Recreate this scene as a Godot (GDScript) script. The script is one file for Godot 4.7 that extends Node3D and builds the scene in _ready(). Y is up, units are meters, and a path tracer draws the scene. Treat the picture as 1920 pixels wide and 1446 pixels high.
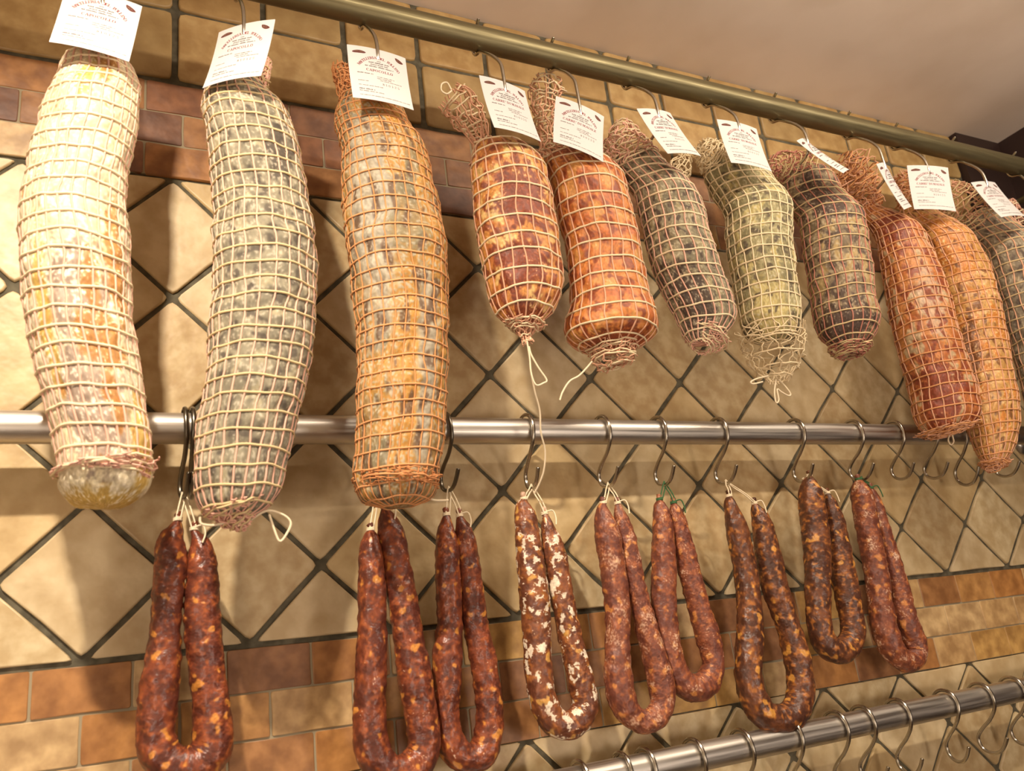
extends Node3D
# A wall of cured meats in a butcher's shop: tiled wall, three steel rails, netted meats with paper tags, horseshoe sausages, hooks.
# y is up, x runs along the tiled wall, z comes out of it; the face of the tiles is z = 0.

const CAMERA_AXES = [[0.897, -0.1163, 0.4266], [-0.0318, 0.9453, 0.3245], [-0.441, -0.3046, 0.8442], [0.0103, -0.0372, 0.8788]]
# centre line x, y and radius of each netted meat, from its top down (metres)
const MEAT_LINES = [
	[[-0.0046, 0.577, 0.0289], [-0.0042, 0.5656, 0.0347], [-0.0045, 0.528, 0.0385], [-0.0108, 0.4783, 0.0413], [-0.017, 0.4307, 0.0418], [-0.0184, 0.3858, 0.0432], [-0.0153, 0.342, 0.0441], [-0.0113, 0.2905, 0.0424], [-0.0026, 0.241, 0.0407], [0.0037, 0.2088, 0.0396], [0.0109, 0.1776, 0.038], [0.0142, 0.1466, 0.0357], [0.0138, 0.1317, 0.0338], [0.0127, 0.1183, 0.0208]],
	[[0.1316, 0.5828, 0.0249], [0.1322, 0.566, 0.0352], [0.1341, 0.5444, 0.0422], [0.1399, 0.4907, 0.0459], [0.1449, 0.4498, 0.0468], [0.1482, 0.4091, 0.0477], [0.1495, 0.3604, 0.05], [0.149, 0.3216, 0.0491], [0.1449, 0.2843, 0.0489], [0.1407, 0.2477, 0.0463], [0.1346, 0.2122, 0.0449], [0.1268, 0.1783, 0.043], [0.123, 0.1535, 0.0406], [0.12, 0.1292, 0.0372], [0.1188, 0.1126, 0.0309], [0.1167, 0.1041, 0.0177]],
	[[0.2781, 0.5927, 0.0308], [0.2786, 0.582, 0.0377], [0.2785, 0.564, 0.0426], [0.2801, 0.5171, 0.0463], [0.2832, 0.4725, 0.0502], [0.2856, 0.4283, 0.0533], [0.2869, 0.3852, 0.0539], [0.2865, 0.3339, 0.0508], [0.2861, 0.2939, 0.0478], [0.2826, 0.2543, 0.0467], [0.2787, 0.2159, 0.0457], [0.2744, 0.1792, 0.0447], [0.27, 0.1522, 0.0431], [0.2672, 0.1337, 0.0419], [0.2661, 0.117, 0.0361], [0.2659, 0.1103, 0.0227]],
	[[0.4393, 0.5614, 0.0163], [0.4387, 0.5537, 0.0293], [0.4385, 0.5409, 0.0379], [0.4371, 0.522, 0.0434], [0.4352, 0.4974, 0.0471], [0.4348, 0.4492, 0.0493], [0.4362, 0.4026, 0.0485], [0.4372, 0.37, 0.0461], [0.436, 0.3472, 0.0433], [0.4322, 0.3251, 0.0348], [0.4297, 0.31, 0.0198], [0.4293, 0.3016, 0.0089]],
	[[0.5417, 0.5655, 0.0236], [0.5426, 0.5562, 0.0353], [0.5441, 0.5408, 0.0441], [0.5468, 0.5157, 0.0481], [0.5487, 0.4651, 0.0482], [0.5521, 0.4161, 0.0471], [0.5513, 0.3815, 0.0477], [0.5501, 0.3462, 0.0506], [0.5469, 0.3217, 0.0563], [0.545, 0.3066, 0.0572], [0.542, 0.2942, 0.0471], [0.5416, 0.2862, 0.032]],
	[[0.6613, 0.5863, 0.0209], [0.659, 0.5775, 0.0306], [0.6585, 0.5609, 0.0366], [0.6638, 0.5291, 0.0406], [0.6695, 0.482, 0.0434], [0.6724, 0.4301, 0.045], [0.6771, 0.3941, 0.0451], [0.6837, 0.3692, 0.0432], [0.6895, 0.3452, 0.0413], [0.6908, 0.3285, 0.0369], [0.6856, 0.3136, 0.0287], [0.6801, 0.3025, 0.0191]],
	[[0.8284, 0.6131, 0.0306], [0.8292, 0.5998, 0.0437], [0.83, 0.5822, 0.0498], [0.8307, 0.5622, 0.0502], [0.8227, 0.5034, 0.0492], [0.8105, 0.4462, 0.0473], [0.8069, 0.4071, 0.0457], [0.802, 0.354, 0.0432], [0.7992, 0.3361, 0.042], [0.7995, 0.3187, 0.0359], [0.7987, 0.3095, 0.0244]],
	[[0.9731, 0.6162, 0.0256], [0.9743, 0.6052, 0.0389], [0.9746, 0.5885, 0.0456], [0.9738, 0.5699, 0.0479], [0.9703, 0.524, 0.0493], [0.9589, 0.4635, 0.0494], [0.9532, 0.4218, 0.0484], [0.9456, 0.3653, 0.0473], [0.944, 0.3464, 0.0467], [0.9397, 0.3275, 0.0401], [0.937, 0.3114, 0.0256], [0.9359, 0.305, 0.0133]],
	[[1.1027, 0.5806, 0.0099], [1.0978, 0.5579, 0.021], [1.1036, 0.538, 0.0307], [1.1077, 0.5123, 0.0362], [1.1095, 0.4811, 0.0401], [1.1107, 0.4376, 0.0456], [1.1068, 0.3779, 0.0483], [1.1041, 0.3201, 0.0496], [1.1051, 0.2649, 0.0488], [1.103, 0.237, 0.0491], [1.0981, 0.2103, 0.0471], [1.0917, 0.1935, 0.0354], [1.0866, 0.1864, 0.0196]],
	[[1.2123, 0.5925, 0.0203], [1.2099, 0.5773, 0.0295], [1.2115, 0.5607, 0.0359], [1.2193, 0.5266, 0.0403], [1.2258, 0.4946, 0.0436], [1.2323, 0.4498, 0.0463], [1.2298, 0.3875, 0.0455], [1.222, 0.3268, 0.0434], [1.213, 0.2688, 0.0417], [1.1995, 0.2119, 0.0397], [1.1916, 0.1847, 0.0354], [1.18, 0.1571, 0.0256], [1.1726, 0.142, 0.015], [1.1695, 0.1357, 0.0065]],
	[[1.3893, 0.5983, 0.0225], [1.3899, 0.5858, 0.0385], [1.3953, 0.5626, 0.0476], [1.396, 0.5145, 0.05], [1.3929, 0.4481, 0.0506], [1.3894, 0.3827, 0.0512], [1.3851, 0.3192, 0.0507], [1.3786, 0.2585, 0.0503], [1.3685, 0.2076, 0.0483], [1.3617, 0.1857, 0.0426], [1.3528, 0.1727, 0.0286]],
	[[1.545, 0.5608, 0.0226], [1.5448, 0.5479, 0.0349], [1.5505, 0.5186, 0.0455], [1.5478, 0.4627, 0.0485], [1.5407, 0.3936, 0.0488], [1.5345, 0.3268, 0.048], [1.5234, 0.2753, 0.046], [1.5156, 0.2514, 0.0377], [1.5047, 0.239, 0.0226]]]
# centre line x, y and radius of each horseshoe sausage, from one tied end round to the other
const SAUSAGE_LINES = [
	[[0.0763, 0.1157, 0.0025], [0.0736, 0.1064, 0.0074], [0.07, 0.0943, 0.0118], [0.0702, 0.0729, 0.0132], [0.0666, 0.026, 0.0124], [0.0652, -0.0044, 0.0141], [0.0617, -0.0333, 0.0158], [0.0599, -0.0621, 0.0151], [0.0618, -0.0798, 0.0155], [0.0708, -0.0925, 0.0159], [0.0823, -0.0977, 0.0165], [0.0952, -0.0967, 0.0166], [0.1044, -0.0862, 0.0168], [0.1062, -0.0712, 0.0164], [0.105, -0.0539, 0.0151], [0.1016, -0.0234, 0.0148], [0.0985, 0.0077, 0.0154], [0.0968, 0.0389, 0.0146], [0.0973, 0.0712, 0.0129], [0.0959, 0.0904, 0.0095], [0.0922, 0.1006, 0.005], [0.0899, 0.1062, 0.0025]],
	[[0.2593, 0.0985, 0.0027], [0.2588, 0.0909, 0.0076], [0.258, 0.0791, 0.0108], [0.2573, 0.0609, 0.0124], [0.255, 0.026, 0.0133], [0.2523, -0.0075, 0.0136], [0.249, -0.0404, 0.0144], [0.2454, -0.0724, 0.0147], [0.2451, -0.1002, 0.0156], [0.2516, -0.1198, 0.0155], [0.2679, -0.1316, 0.0151], [0.2857, -0.1279, 0.0153], [0.2967, -0.1126, 0.0149], [0.2958, -0.0791, 0.0151], [0.2926, -0.0455, 0.0158], [0.2893, -0.0111, 0.0139], [0.287, 0.0233, 0.0145], [0.2836, 0.0592, 0.0136], [0.2821, 0.0772, 0.0137], [0.2801, 0.0959, 0.0132], [0.2777, 0.111, 0.0083], [0.2756, 0.1211, 0.0028]],
	[[0.3442, 0.1108, 0.0029], [0.3428, 0.1022, 0.0063], [0.3419, 0.0931, 0.0091], [0.3418, 0.0739, 0.0118], [0.3406, 0.0374, 0.0128], [0.3393, 0.0014, 0.0126], [0.3335, -0.0332, 0.0146], [0.3296, -0.0665, 0.0133], [0.3265, -0.091, 0.0121], [0.3294, -0.1135, 0.0136], [0.3375, -0.1274, 0.0136], [0.3501, -0.1322, 0.0132], [0.3623, -0.1272, 0.0143], [0.3697, -0.1135, 0.0139], [0.3734, -0.0974, 0.0135], [0.3741, -0.072, 0.0131], [0.3722, -0.0374, 0.0132], [0.3678, -0.0012, 0.0128], [0.367, 0.0355, 0.0118], [0.3647, 0.0704, 0.0108], [0.3627, 0.0921, 0.0092], [0.36, 0.1021, 0.0057], [0.359, 0.1096, 0.0023]],
	[[0.4392, 0.1242, 0.0036], [0.4369, 0.117, 0.0084], [0.438, 0.0958, 0.0125], [0.4376, 0.0494, 0.0147], [0.4375, 0.011, 0.0156], [0.435, -0.0255, 0.0143], [0.4318, -0.0616, 0.0141], [0.4336, -0.0883, 0.014], [0.441, -0.1071, 0.0139], [0.4557, -0.1159, 0.014], [0.4718, -0.1124, 0.0136], [0.4826, -0.0989, 0.0131], [0.4817, -0.0766, 0.0132], [0.4782, -0.0487, 0.0127], [0.4741, -0.0108, 0.0123], [0.4713, 0.0279, 0.013], [0.4681, 0.0646, 0.0126], [0.4653, 0.0874, 0.0084], [0.4633, 0.1069, 0.003]],
	[[0.5436, 0.1173, 0.0025], [0.5407, 0.1091, 0.0075], [0.5421, 0.0839, 0.0137], [0.5421, 0.0427, 0.0141], [0.5406, 0.0026, 0.014], [0.5343, -0.0353, 0.0131], [0.5281, -0.0727, 0.0147], [0.5283, -0.0982, 0.0146], [0.5361, -0.1157, 0.0128], [0.5504, -0.1253, 0.0117], [0.5672, -0.1232, 0.0124], [0.5802, -0.1093, 0.0131], [0.5823, -0.0887, 0.0144], [0.5795, -0.0596, 0.0133], [0.5742, -0.0198, 0.0122], [0.5696, 0.0208, 0.0111], [0.5687, 0.0589, 0.0113], [0.5657, 0.0904, 0.0095], [0.5636, 0.1077, 0.0057], [0.563, 0.1167, 0.0025]],
	[[0.6247, 0.1187, 0.0026], [0.6239, 0.1108, 0.0078], [0.6231, 0.088, 0.0116], [0.6164, 0.0379, 0.014], [0.6086, -0.0029, 0.0144], [0.6055, -0.0424, 0.0136], [0.6068, -0.0678, 0.0135], [0.6135, -0.0889, 0.014], [0.6286, -0.0994, 0.0147], [0.6474, -0.0982, 0.0142], [0.6606, -0.0856, 0.0131], [0.665, -0.0742, 0.0125], [0.6641, -0.0481, 0.0139], [0.6578, -0.007, 0.0128], [0.6523, 0.0356, 0.0129], [0.6488, 0.0738, 0.0111], [0.6456, 0.1035, 0.0079], [0.6447, 0.1141, 0.0026]],
	[[0.7339, 0.121, 0.0027], [0.7334, 0.1086, 0.0082], [0.7362, 0.075, 0.0135], [0.7368, 0.0302, 0.014], [0.7323, -0.0131, 0.0145], [0.7232, -0.054, 0.0155], [0.7102, -0.0937, 0.0153], [0.7111, -0.1185, 0.0158], [0.7203, -0.1392, 0.0157], [0.7394, -0.1483, 0.0158], [0.7615, -0.1478, 0.016], [0.7791, -0.135, 0.0155], [0.7882, -0.1133, 0.0157], [0.7912, -0.0824, 0.0159], [0.7861, -0.039, 0.014], [0.7792, 0.0055, 0.0162], [0.779, 0.0498, 0.015], [0.7787, 0.0883, 0.0117], [0.7744, 0.1024, 0.0069], [0.7729, 0.1101, 0.0028]],
	[[0.8809, 0.1444, 0.0029], [0.8777, 0.1341, 0.0102], [0.8744, 0.1135, 0.0159], [0.8685, 0.0689, 0.0171], [0.8589, 0.0224, 0.0161], [0.8459, -0.0223, 0.0151], [0.8397, -0.0511, 0.015], [0.8432, -0.0724, 0.0149], [0.8601, -0.0839, 0.015], [0.8805, -0.0794, 0.0151], [0.8947, -0.0629, 0.0146], [0.9, -0.0268, 0.0155], [0.9017, 0.0077, 0.0156], [0.9068, 0.0506, 0.0137], [0.9091, 0.0882, 0.0109], [0.9077, 0.1089, 0.0073], [0.906, 0.1193, 0.0029]],
	[[0.9715, 0.1368, 0.0038], [0.971, 0.126, 0.0113], [0.9708, 0.107, 0.015], [0.9666, 0.0644, 0.0148], [0.964, 0.0156, 0.0153], [0.9565, -0.0314, 0.0151], [0.9533, -0.0685, 0.0163], [0.9606, -0.0958, 0.0148], [0.9811, -0.1095, 0.0135], [1.0003, -0.1028, 0.0129], [1.0035, -0.0865, 0.0144], [0.9975, -0.0553, 0.0145], [0.9998, -0.0127, 0.0132], [0.9992, 0.0347, 0.0104], [0.9967, 0.072, 0.0097], [0.9947, 0.1024, 0.0091], [0.9924, 0.1232, 0.0038]]]
# gathered net above each meat: x, y, z, radius
const NET_TOPS = [
	[],
	[[[0.1393, 0.5745, 0.125, 0.0198], [0.1564, 0.5993, 0.125, 0.008], [0.1638, 0.6223, 0.125, 0.0035]]],
	[[[0.2674, 0.5794, 0.125, 0.0241], [0.2533, 0.6015, 0.125, 0.0109], [0.2473, 0.6256, 0.125, 0.0097], [0.2461, 0.6363, 0.125, 0.0073]]],
	[[[0.4268, 0.5484, 0.125, 0.0244], [0.4194, 0.5636, 0.125, 0.0109], [0.4103, 0.5883, 0.125, 0.0168], [0.3954, 0.6119, 0.125, 0.0206], [0.3813, 0.6241, 0.125, 0.018]]],
	[[[0.5219, 0.5563, 0.125, 0.0255], [0.5177, 0.5791, 0.125, 0.0121], [0.5172, 0.6109, 0.125, 0.0136], [0.52, 0.64, 0.125, 0.0165], [0.5249, 0.6617, 0.125, 0.0207], [0.5297, 0.677, 0.125, 0.0167]]],
	[[[0.6493, 0.5716, 0.125, 0.0326], [0.6411, 0.595, 0.125, 0.027], [0.6382, 0.6153, 0.125, 0.02], [0.6402, 0.6344, 0.125, 0.0101]], [[0.5987, 0.5265, 0.125, 0.0096], [0.6031, 0.5592, 0.125, 0.0125], [0.6147, 0.5899, 0.125, 0.0112], [0.6315, 0.6207, 0.125, 0.0071]]],
	[[[0.8071, 0.6002, 0.125, 0.0304], [0.7819, 0.6159, 0.125, 0.0196], [0.7696, 0.6241, 0.125, 0.0106]], [[0.7298, 0.5232, 0.125, 0.0116], [0.7343, 0.5657, 0.125, 0.0146], [0.7493, 0.5984, 0.125, 0.0149], [0.7661, 0.6217, 0.125, 0.0075]]],
	[[[0.9642, 0.6072, 0.125, 0.0346], [0.9402, 0.6179, 0.125, 0.024], [0.9197, 0.6207, 0.125, 0.0143], [0.9054, 0.6043, 0.125, 0.0095]]],
	[[[1.1001, 0.5687, 0.125, 0.0167], [1.0973, 0.5942, 0.125, 0.0202], [1.0843, 0.6182, 0.125, 0.0286], [1.0656, 0.6325, 0.125, 0.0285], [1.0541, 0.6402, 0.125, 0.0218]], [[1.0974, 0.6283, 0.125, 0.0169], [1.1106, 0.6553, 0.125, 0.0086], [1.1177, 0.6716, 0.125, 0.0034]]],
	[[[1.2131, 0.5877, 0.125, 0.0244], [1.2142, 0.6229, 0.125, 0.0176], [1.2085, 0.6515, 0.125, 0.0141]]],
	[[[1.368, 0.5848, 0.125, 0.0421], [1.3406, 0.612, 0.125, 0.0347], [1.3228, 0.6354, 0.125, 0.0201], [1.3098, 0.6438, 0.125, 0.0073]]],
	[[[1.5243, 0.5529, 0.125, 0.0315], [1.4949, 0.5866, 0.125, 0.0171], [1.4791, 0.6168, 0.125, 0.0153], [1.4729, 0.6355, 0.125, 0.0115]]]]
# gathered net below each meat
const NET_ENDS = [
	[[0.0129, 0.1503, 0.125, 0.0371], [0.0134, 0.1457, 0.125, 0.0361], [0.0131, 0.1421, 0.125, 0.0329]],
	[[0.1189, 0.1149, 0.125, 0.0291], [0.1211, 0.1068, 0.125, 0.0197], [0.1246, 0.102, 0.125, 0.0122], [0.1299, 0.098, 0.125, 0.0084]],
	[[0.2672, 0.1379, 0.125, 0.0397], [0.2667, 0.1306, 0.125, 0.0391], [0.2662, 0.1243, 0.125, 0.0359]],
	[[0.4303, 0.3094, 0.125, 0.0238], [0.4291, 0.3003, 0.125, 0.0113], [0.4287, 0.2926, 0.125, 0.0053], [0.4304, 0.2857, 0.125, 0.0065]],
	[[0.5412, 0.2902, 0.125, 0.0312], [0.5417, 0.2808, 0.125, 0.0261], [0.5414, 0.2709, 0.125, 0.0248], [0.5428, 0.2623, 0.125, 0.0186]],
	[[0.6832, 0.3098, 0.125, 0.0307], [0.6756, 0.2986, 0.125, 0.0159], [0.671, 0.2934, 0.125, 0.0112]],
	[[0.7954, 0.3245, 0.125, 0.0435], [0.7937, 0.3017, 0.125, 0.0384], [0.792, 0.2793, 0.125, 0.0305], [0.7905, 0.2645, 0.125, 0.0193], [0.7892, 0.2535, 0.125, 0.0124]],
	[[0.9353, 0.3097, 0.125, 0.0296], [0.9347, 0.3018, 0.125, 0.0236], [0.9346, 0.2954, 0.125, 0.0162]],
	[[1.0891, 0.1935, 0.125, 0.0426], [1.0896, 0.1864, 0.125, 0.0288], [1.0902, 0.1825, 0.125, 0.0152]],
	[[1.1718, 0.1436, 0.125, 0.0217], [1.1706, 0.1357, 0.125, 0.0139], [1.1716, 0.1325, 0.125, 0.0093]],
	[],
	[]]
# loose string ends
const STRINGS = [
	[],
	[[[0.1292, 0.0994, 0.13], [0.143, 0.1069, 0.13], [0.1568, 0.1031, 0.13], [0.1636, 0.0957, 0.13], [0.16, 0.0863, 0.13], [0.1537, 0.0795, 0.13], [0.1494, 0.0892, 0.13], [0.1452, 0.1035, 0.13]], [[0.1238, 0.101, 0.13], [0.1113, 0.0987, 0.13], [0.0982, 0.0961, 0.13], [0.0887, 0.0978, 0.13], [0.0875, 0.1034, 0.13]]],
	[[[0.236, 0.1203, 0.13], [0.2511, 0.1133, 0.13], [0.2696, 0.1143, 0.13], [0.2887, 0.1164, 0.13], [0.302, 0.1118, 0.13], [0.3159, 0.1114, 0.13]]],
	[[[0.4266, 0.2854, 0.13], [0.4273, 0.2666, 0.13], [0.4267, 0.2479, 0.13], [0.4307, 0.2346, 0.13], [0.4409, 0.2374, 0.13], [0.4448, 0.2412, 0.13], [0.4368, 0.2546, 0.13], [0.4297, 0.2698, 0.13], [0.4284, 0.2792, 0.13]], [[0.4294, 0.2498, 0.125], [0.436, 0.2315, 0.116], [0.444, 0.2129, 0.107], [0.4469, 0.191, 0.098], [0.4542, 0.172, 0.089], [0.4547, 0.1529, 0.08], [0.4521, 0.1398, 0.071], [0.4485, 0.1297, 0.062]], [[0.369, 0.6037, 0.13], [0.3644, 0.6125, 0.13], [0.3573, 0.6086, 0.13], [0.3564, 0.5994, 0.13], [0.3628, 0.5963, 0.13], [0.3695, 0.6023, 0.13]]],
	[[[0.507, 0.2654, 0.13], [0.4986, 0.2573, 0.13], [0.4865, 0.2472, 0.13], [0.4737, 0.2404, 0.13], [0.4628, 0.2276, 0.13], [0.458, 0.2182, 0.13]]],
	[],
	[[[0.7801, 0.2536, 0.13], [0.7727, 0.2369, 0.13], [0.7714, 0.2226, 0.13], [0.7769, 0.2263, 0.13], [0.7782, 0.2406, 0.13], [0.7845, 0.2372, 0.13], [0.7949, 0.2325, 0.13], [0.7994, 0.2355, 0.13], [0.7917, 0.2468, 0.13], [0.7847, 0.2538, 0.13]], [[0.768, 0.2582, 0.13], [0.7491, 0.2539, 0.13], [0.7374, 0.2492, 0.13], [0.7401, 0.2465, 0.13], [0.7568, 0.2499, 0.13]]],
	[],
	[[[1.0837, 0.1826, 0.13], [1.0779, 0.174, 0.13], [1.081, 0.1678, 0.13], [1.0886, 0.1725, 0.13], [1.0894, 0.1826, 0.13]]],
	[],
	[],
	[]]
# paper tags: centre, direction of the lines of print, direction up
const TAGS = [
	[[-0.0064, 0.5804, 0.1506], [0.9904, -0.1277, 0.053], [0.1337, 0.9821, -0.1328]],
	[[0.1228, 0.5743, 0.1551], [0.7309, -0.1218, 0.6715], [0.2133, 0.9754, -0.0552]],
	[[0.2712, 0.5764, 0.1598], [0.9997, -0.0138, -0.0176], [0.011, 0.9885, -0.1507]],
	[[0.4256, 0.5641, 0.1657], [0.9808, 0.0334, -0.1921], [-0.0623, 0.9872, -0.1468]],
	[[0.519, 0.5559, 0.1641], [0.9661, -0.2569, 0.0239], [0.2579, 0.9579, -0.126]],
	[[0.654, 0.5741, 0.1682], [0.9579, 0.2281, -0.1746], [-0.2636, 0.9395, -0.2189]],
	[[0.7829, 0.5805, 0.1658], [0.9975, -0.0601, 0.0383], [0.0656, 0.9842, -0.1647]],
	[[0.9266, 0.586, 0.1717], [0.7858, 0.4608, -0.4126], [-0.5937, 0.7489, -0.2944]],
	[[1.0774, 0.5658, 0.1621], [0.843, 0.398, -0.3619], [-0.4232, 0.906, 0.0105]],
	[[1.1704, 0.5788, 0.1578], [0.9256, -0.1278, 0.3562], [0.1227, 0.9918, 0.0369]],
	[[1.3211, 0.5761, 0.1667], [0.9875, 0.1579, 0.0014], [-0.1514, 0.9494, -0.2751]]]
# where each top hook passes through its tag
const TOP_HOOKS = [[-0.0026, 0.6084, 0.1468], [0.1289, 0.6022, 0.1535], [0.2715, 0.6047, 0.1555], [0.4238, 0.5923, 0.1615], [0.5264, 0.5833, 0.1605], [0.6465, 0.6009, 0.1619], [0.7847, 0.6086, 0.1611], [0.9096, 0.6074, 0.1633], [1.0653, 0.5917, 0.1624], [1.174, 0.6072, 0.1589], [1.3167, 0.6033, 0.1589], [1.4827, 0.5791, 0.145]]
const RAIL_HOOKS = [0.0815, 0.2715, 0.3521, 0.4541, 0.5578, 0.6406, 0.7382, 0.8736, 0.9857, 1.0709, 1.1442, 1.2122, 1.3139]
const LOW_HOOKS = [0.4659, 0.5179, 0.5482, 0.6135, 0.6821, 0.7577, 0.8316, 0.8774, 0.9415, 1.0341, 1.1058, 1.1751]

const CEILING = 0.852
const FLOOR = -1.62
const RIGHT = 1.67
const LEFT = -1.7
const FRONT = 3.1
const D = 0.147            # diagonal of the tiles laid as diamonds, joint included
const TOP_RAIL = Vector3(0, 0.689, 0.13)
const MID_RAIL = Vector3(0, 0.2055, 0.05)
const LOW_RAIL = Vector3(0, -0.171, 0.05)

const KEY = 2.4
const KEY_COLOUR = Color(1.0, 0.935, 0.85)
const STRIP = 0.82
const FILL = 0.48
const FILL_COLOUR = Color(1.0, 0.93, 0.87)

var taken := {}
var M := {}

# ---------------------------------------------------------------- helpers
class Buf:
	var v := PackedVector3Array()
	var n := PackedVector3Array()
	var uv := PackedVector2Array()
	var c := PackedColorArray()
	var ix := PackedInt32Array()
	var coloured := false
	func vert(p: Vector3, nn: Vector3, t := Vector2.ZERO, col := Color.WHITE) -> void:
		v.append(p); n.append(nn); uv.append(t); c.append(col)
	func mesh() -> ArrayMesh:
		var a := []
		a.resize(Mesh.ARRAY_MAX)
		a[Mesh.ARRAY_VERTEX] = v
		a[Mesh.ARRAY_NORMAL] = n
		a[Mesh.ARRAY_TEX_UV] = uv
		if coloured: a[Mesh.ARRAY_COLOR] = c
		a[Mesh.ARRAY_INDEX] = ix
		var m := ArrayMesh.new()
		m.add_surface_from_arrays(Mesh.PRIMITIVE_TRIANGLES, a)
		return m

func numbered(called: String) -> String:
	var k: int = taken.get(called, 0)
	taken[called] = k + 1
	return called if k == 0 else "%s_%03d" % [called, k]

func tag(o: Node, label: String, category: String, group := "", kind := "") -> void:
	if label: o.set_meta("label", label)
	if category: o.set_meta("category", category)
	if group: o.set_meta("group", group)
	if kind: o.set_meta("kind", kind)

func obj(called: String, mesh: Mesh, mat: Material, parent: Node = null) -> MeshInstance3D:
	var o := MeshInstance3D.new()
	o.mesh = mesh
	o.material_override = mat
	o.cast_shadow = GeometryInstance3D.SHADOW_CASTING_SETTING_ON
	if parent == null or parent == self:
		o.name = numbered(called)
		add_child(o)
	else:
		o.name = called
		parent.add_child(o, true)
	return o

func thing(called: String, label: String, category: String, at := Vector3.ZERO, group := "") -> Node3D:
	var o := Node3D.new()
	o.name = numbered(called)
	add_child(o)
	o.position = at
	tag(o, label, category, group)
	return o

func structure(called: String, mesh: Mesh, mat: Material, label: String, category: String) -> MeshInstance3D:
	var o := obj(called, mesh, mat)
	tag(o, label, category, "", "structure")
	return o

func box(b: Buf, lo: Vector3, hi: Vector3) -> void:
	for ax in 3:
		for s in [0, 1]:
			var nn := Vector3.ZERO
			nn[ax] = 1.0 if s == 1 else -1.0
			var u := (ax + 1) % 3
			var w := (ax + 2) % 3
			var k := b.v.size()
			for q in [[0, 0], [1, 0], [1, 1], [0, 1]]:
				var p := Vector3.ZERO
				p[ax] = hi[ax] if s == 1 else lo[ax]
				p[u] = hi[u] if q[0] == 1 else lo[u]
				p[w] = hi[w] if q[1] == 1 else lo[w]
				b.vert(p, nn)
			if s == 1: b.ix.append_array([k, k + 2, k + 1, k, k + 3, k + 2])
			else: b.ix.append_array([k, k + 1, k + 2, k, k + 2, k + 3])

func slab(lo: Vector3, hi: Vector3) -> ArrayMesh:
	var b := Buf.new()
	box(b, lo, hi)
	return b.mesh()

# rows of numbers -> n rows evenly spaced along a smooth curve through them
func resample(rows: Array, n: int) -> Array:
	var dense := []
	var acc := PackedFloat32Array()
	var total := 0.0
	var dim: int = rows[0].size()
	for i in rows.size() - 1:
		var p0: Array = rows[maxi(i - 1, 0)]
		var p1: Array = rows[i]
		var p2: Array = rows[i + 1]
		var p3: Array = rows[mini(i + 2, rows.size() - 1)]
		for s in 12:
			var t := s / 12.0
			var r := []
			for d in dim: r.append(cubic_interpolate(p1[d], p2[d], p0[d], p3[d], t))
			dense.append(r)
	dense.append(rows[-1].duplicate())
	for i in dense.size():
		if i > 0:
			var q := 0.0
			for d in dim: q += (dense[i][d] - dense[i - 1][d]) ** 2
			total += sqrt(q)
		acc.append(total)
	var out := []
	var j := 0
	for k in n:
		var want := total * k / (n - 1.0)
		while j < acc.size() - 2 and acc[j + 1] < want: j += 1
		var span := maxf(acc[j + 1] - acc[j], 1e-9)
		var t := clampf((want - acc[j]) / span, 0.0, 1.0)
		var r := []
		for d in dim: r.append(lerpf(dense[j][d], dense[j + 1][d], t))
		out.append(r)
	return out

func points(rows: Array) -> PackedVector3Array:
	var p := PackedVector3Array()
	for r in rows: p.append(Vector3(r[0], r[1], r[2]))
	return p

func smooth(rows: Array, n: int) -> PackedVector3Array:
	return points(resample(rows, n))

func frames(p: PackedVector3Array, closed := false) -> Array:
	var us := PackedVector3Array()
	var ts := PackedVector3Array()
	var n := p.size()
	for i in n:
		var a := p[(i - 1 + n) % n] if closed else p[maxi(i - 1, 0)]
		var b := p[(i + 1) % n] if closed else p[mini(i + 1, n - 1)]
		var t := (b - a)
		ts.append(t.normalized() if t.length() > 1e-9 else Vector3.DOWN)
	var u := ts[0].cross(Vector3(0, 0, 1))
	if u.length() < 0.2: u = ts[0].cross(Vector3(1, 0, 0))
	u = u.normalized()
	for i in n:
		u = (u - ts[i] * u.dot(ts[i]))
		u = u.normalized() if u.length() > 1e-6 else ts[i].cross(Vector3(0.3, 0.5, 0.8)).normalized()
		us.append(u)
	return [us, ts]

func tube(b: Buf, p: PackedVector3Array, r: float, sides := 6, closed := false, capped := true, r_end := -1.0) -> void:
	var fr := frames(p, closed)
	var n := p.size()
	var k := b.v.size()
	for j in n:
		var u: Vector3 = fr[0][j]
		var w: Vector3 = fr[1][j].cross(u)
		var rr := r if r_end < 0.0 else lerpf(r, r_end, j / (n - 1.0))
		for i in sides:
			var d := u * cos(TAU * i / sides) + w * sin(TAU * i / sides)
			b.vert(p[j] + d * rr, d)
	for j in (n if closed else n - 1):
		for i in sides:
			var a := k + j * sides + i
			var bb := k + j * sides + (i + 1) % sides
			var c := k + ((j + 1) % n) * sides + i
			var d := k + ((j + 1) % n) * sides + (i + 1) % sides
			b.ix.append_array([a, c, bb, bb, c, d])
	if capped and not closed:
		for e in [0, n - 1]:
			var m := b.v.size()
			var t: Vector3 = fr[1][e] * (-1.0 if e == 0 else 1.0)
			b.vert(p[e] + t * minf(r * 0.5, 0.001), t)
			for i in sides:
				var x: int = k + e * sides + i
				var y: int = k + e * sides + (i + 1) % sides
				if e == 0: b.ix.append_array([m, x, y])
				else: b.ix.append_array([m, y, x])

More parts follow.
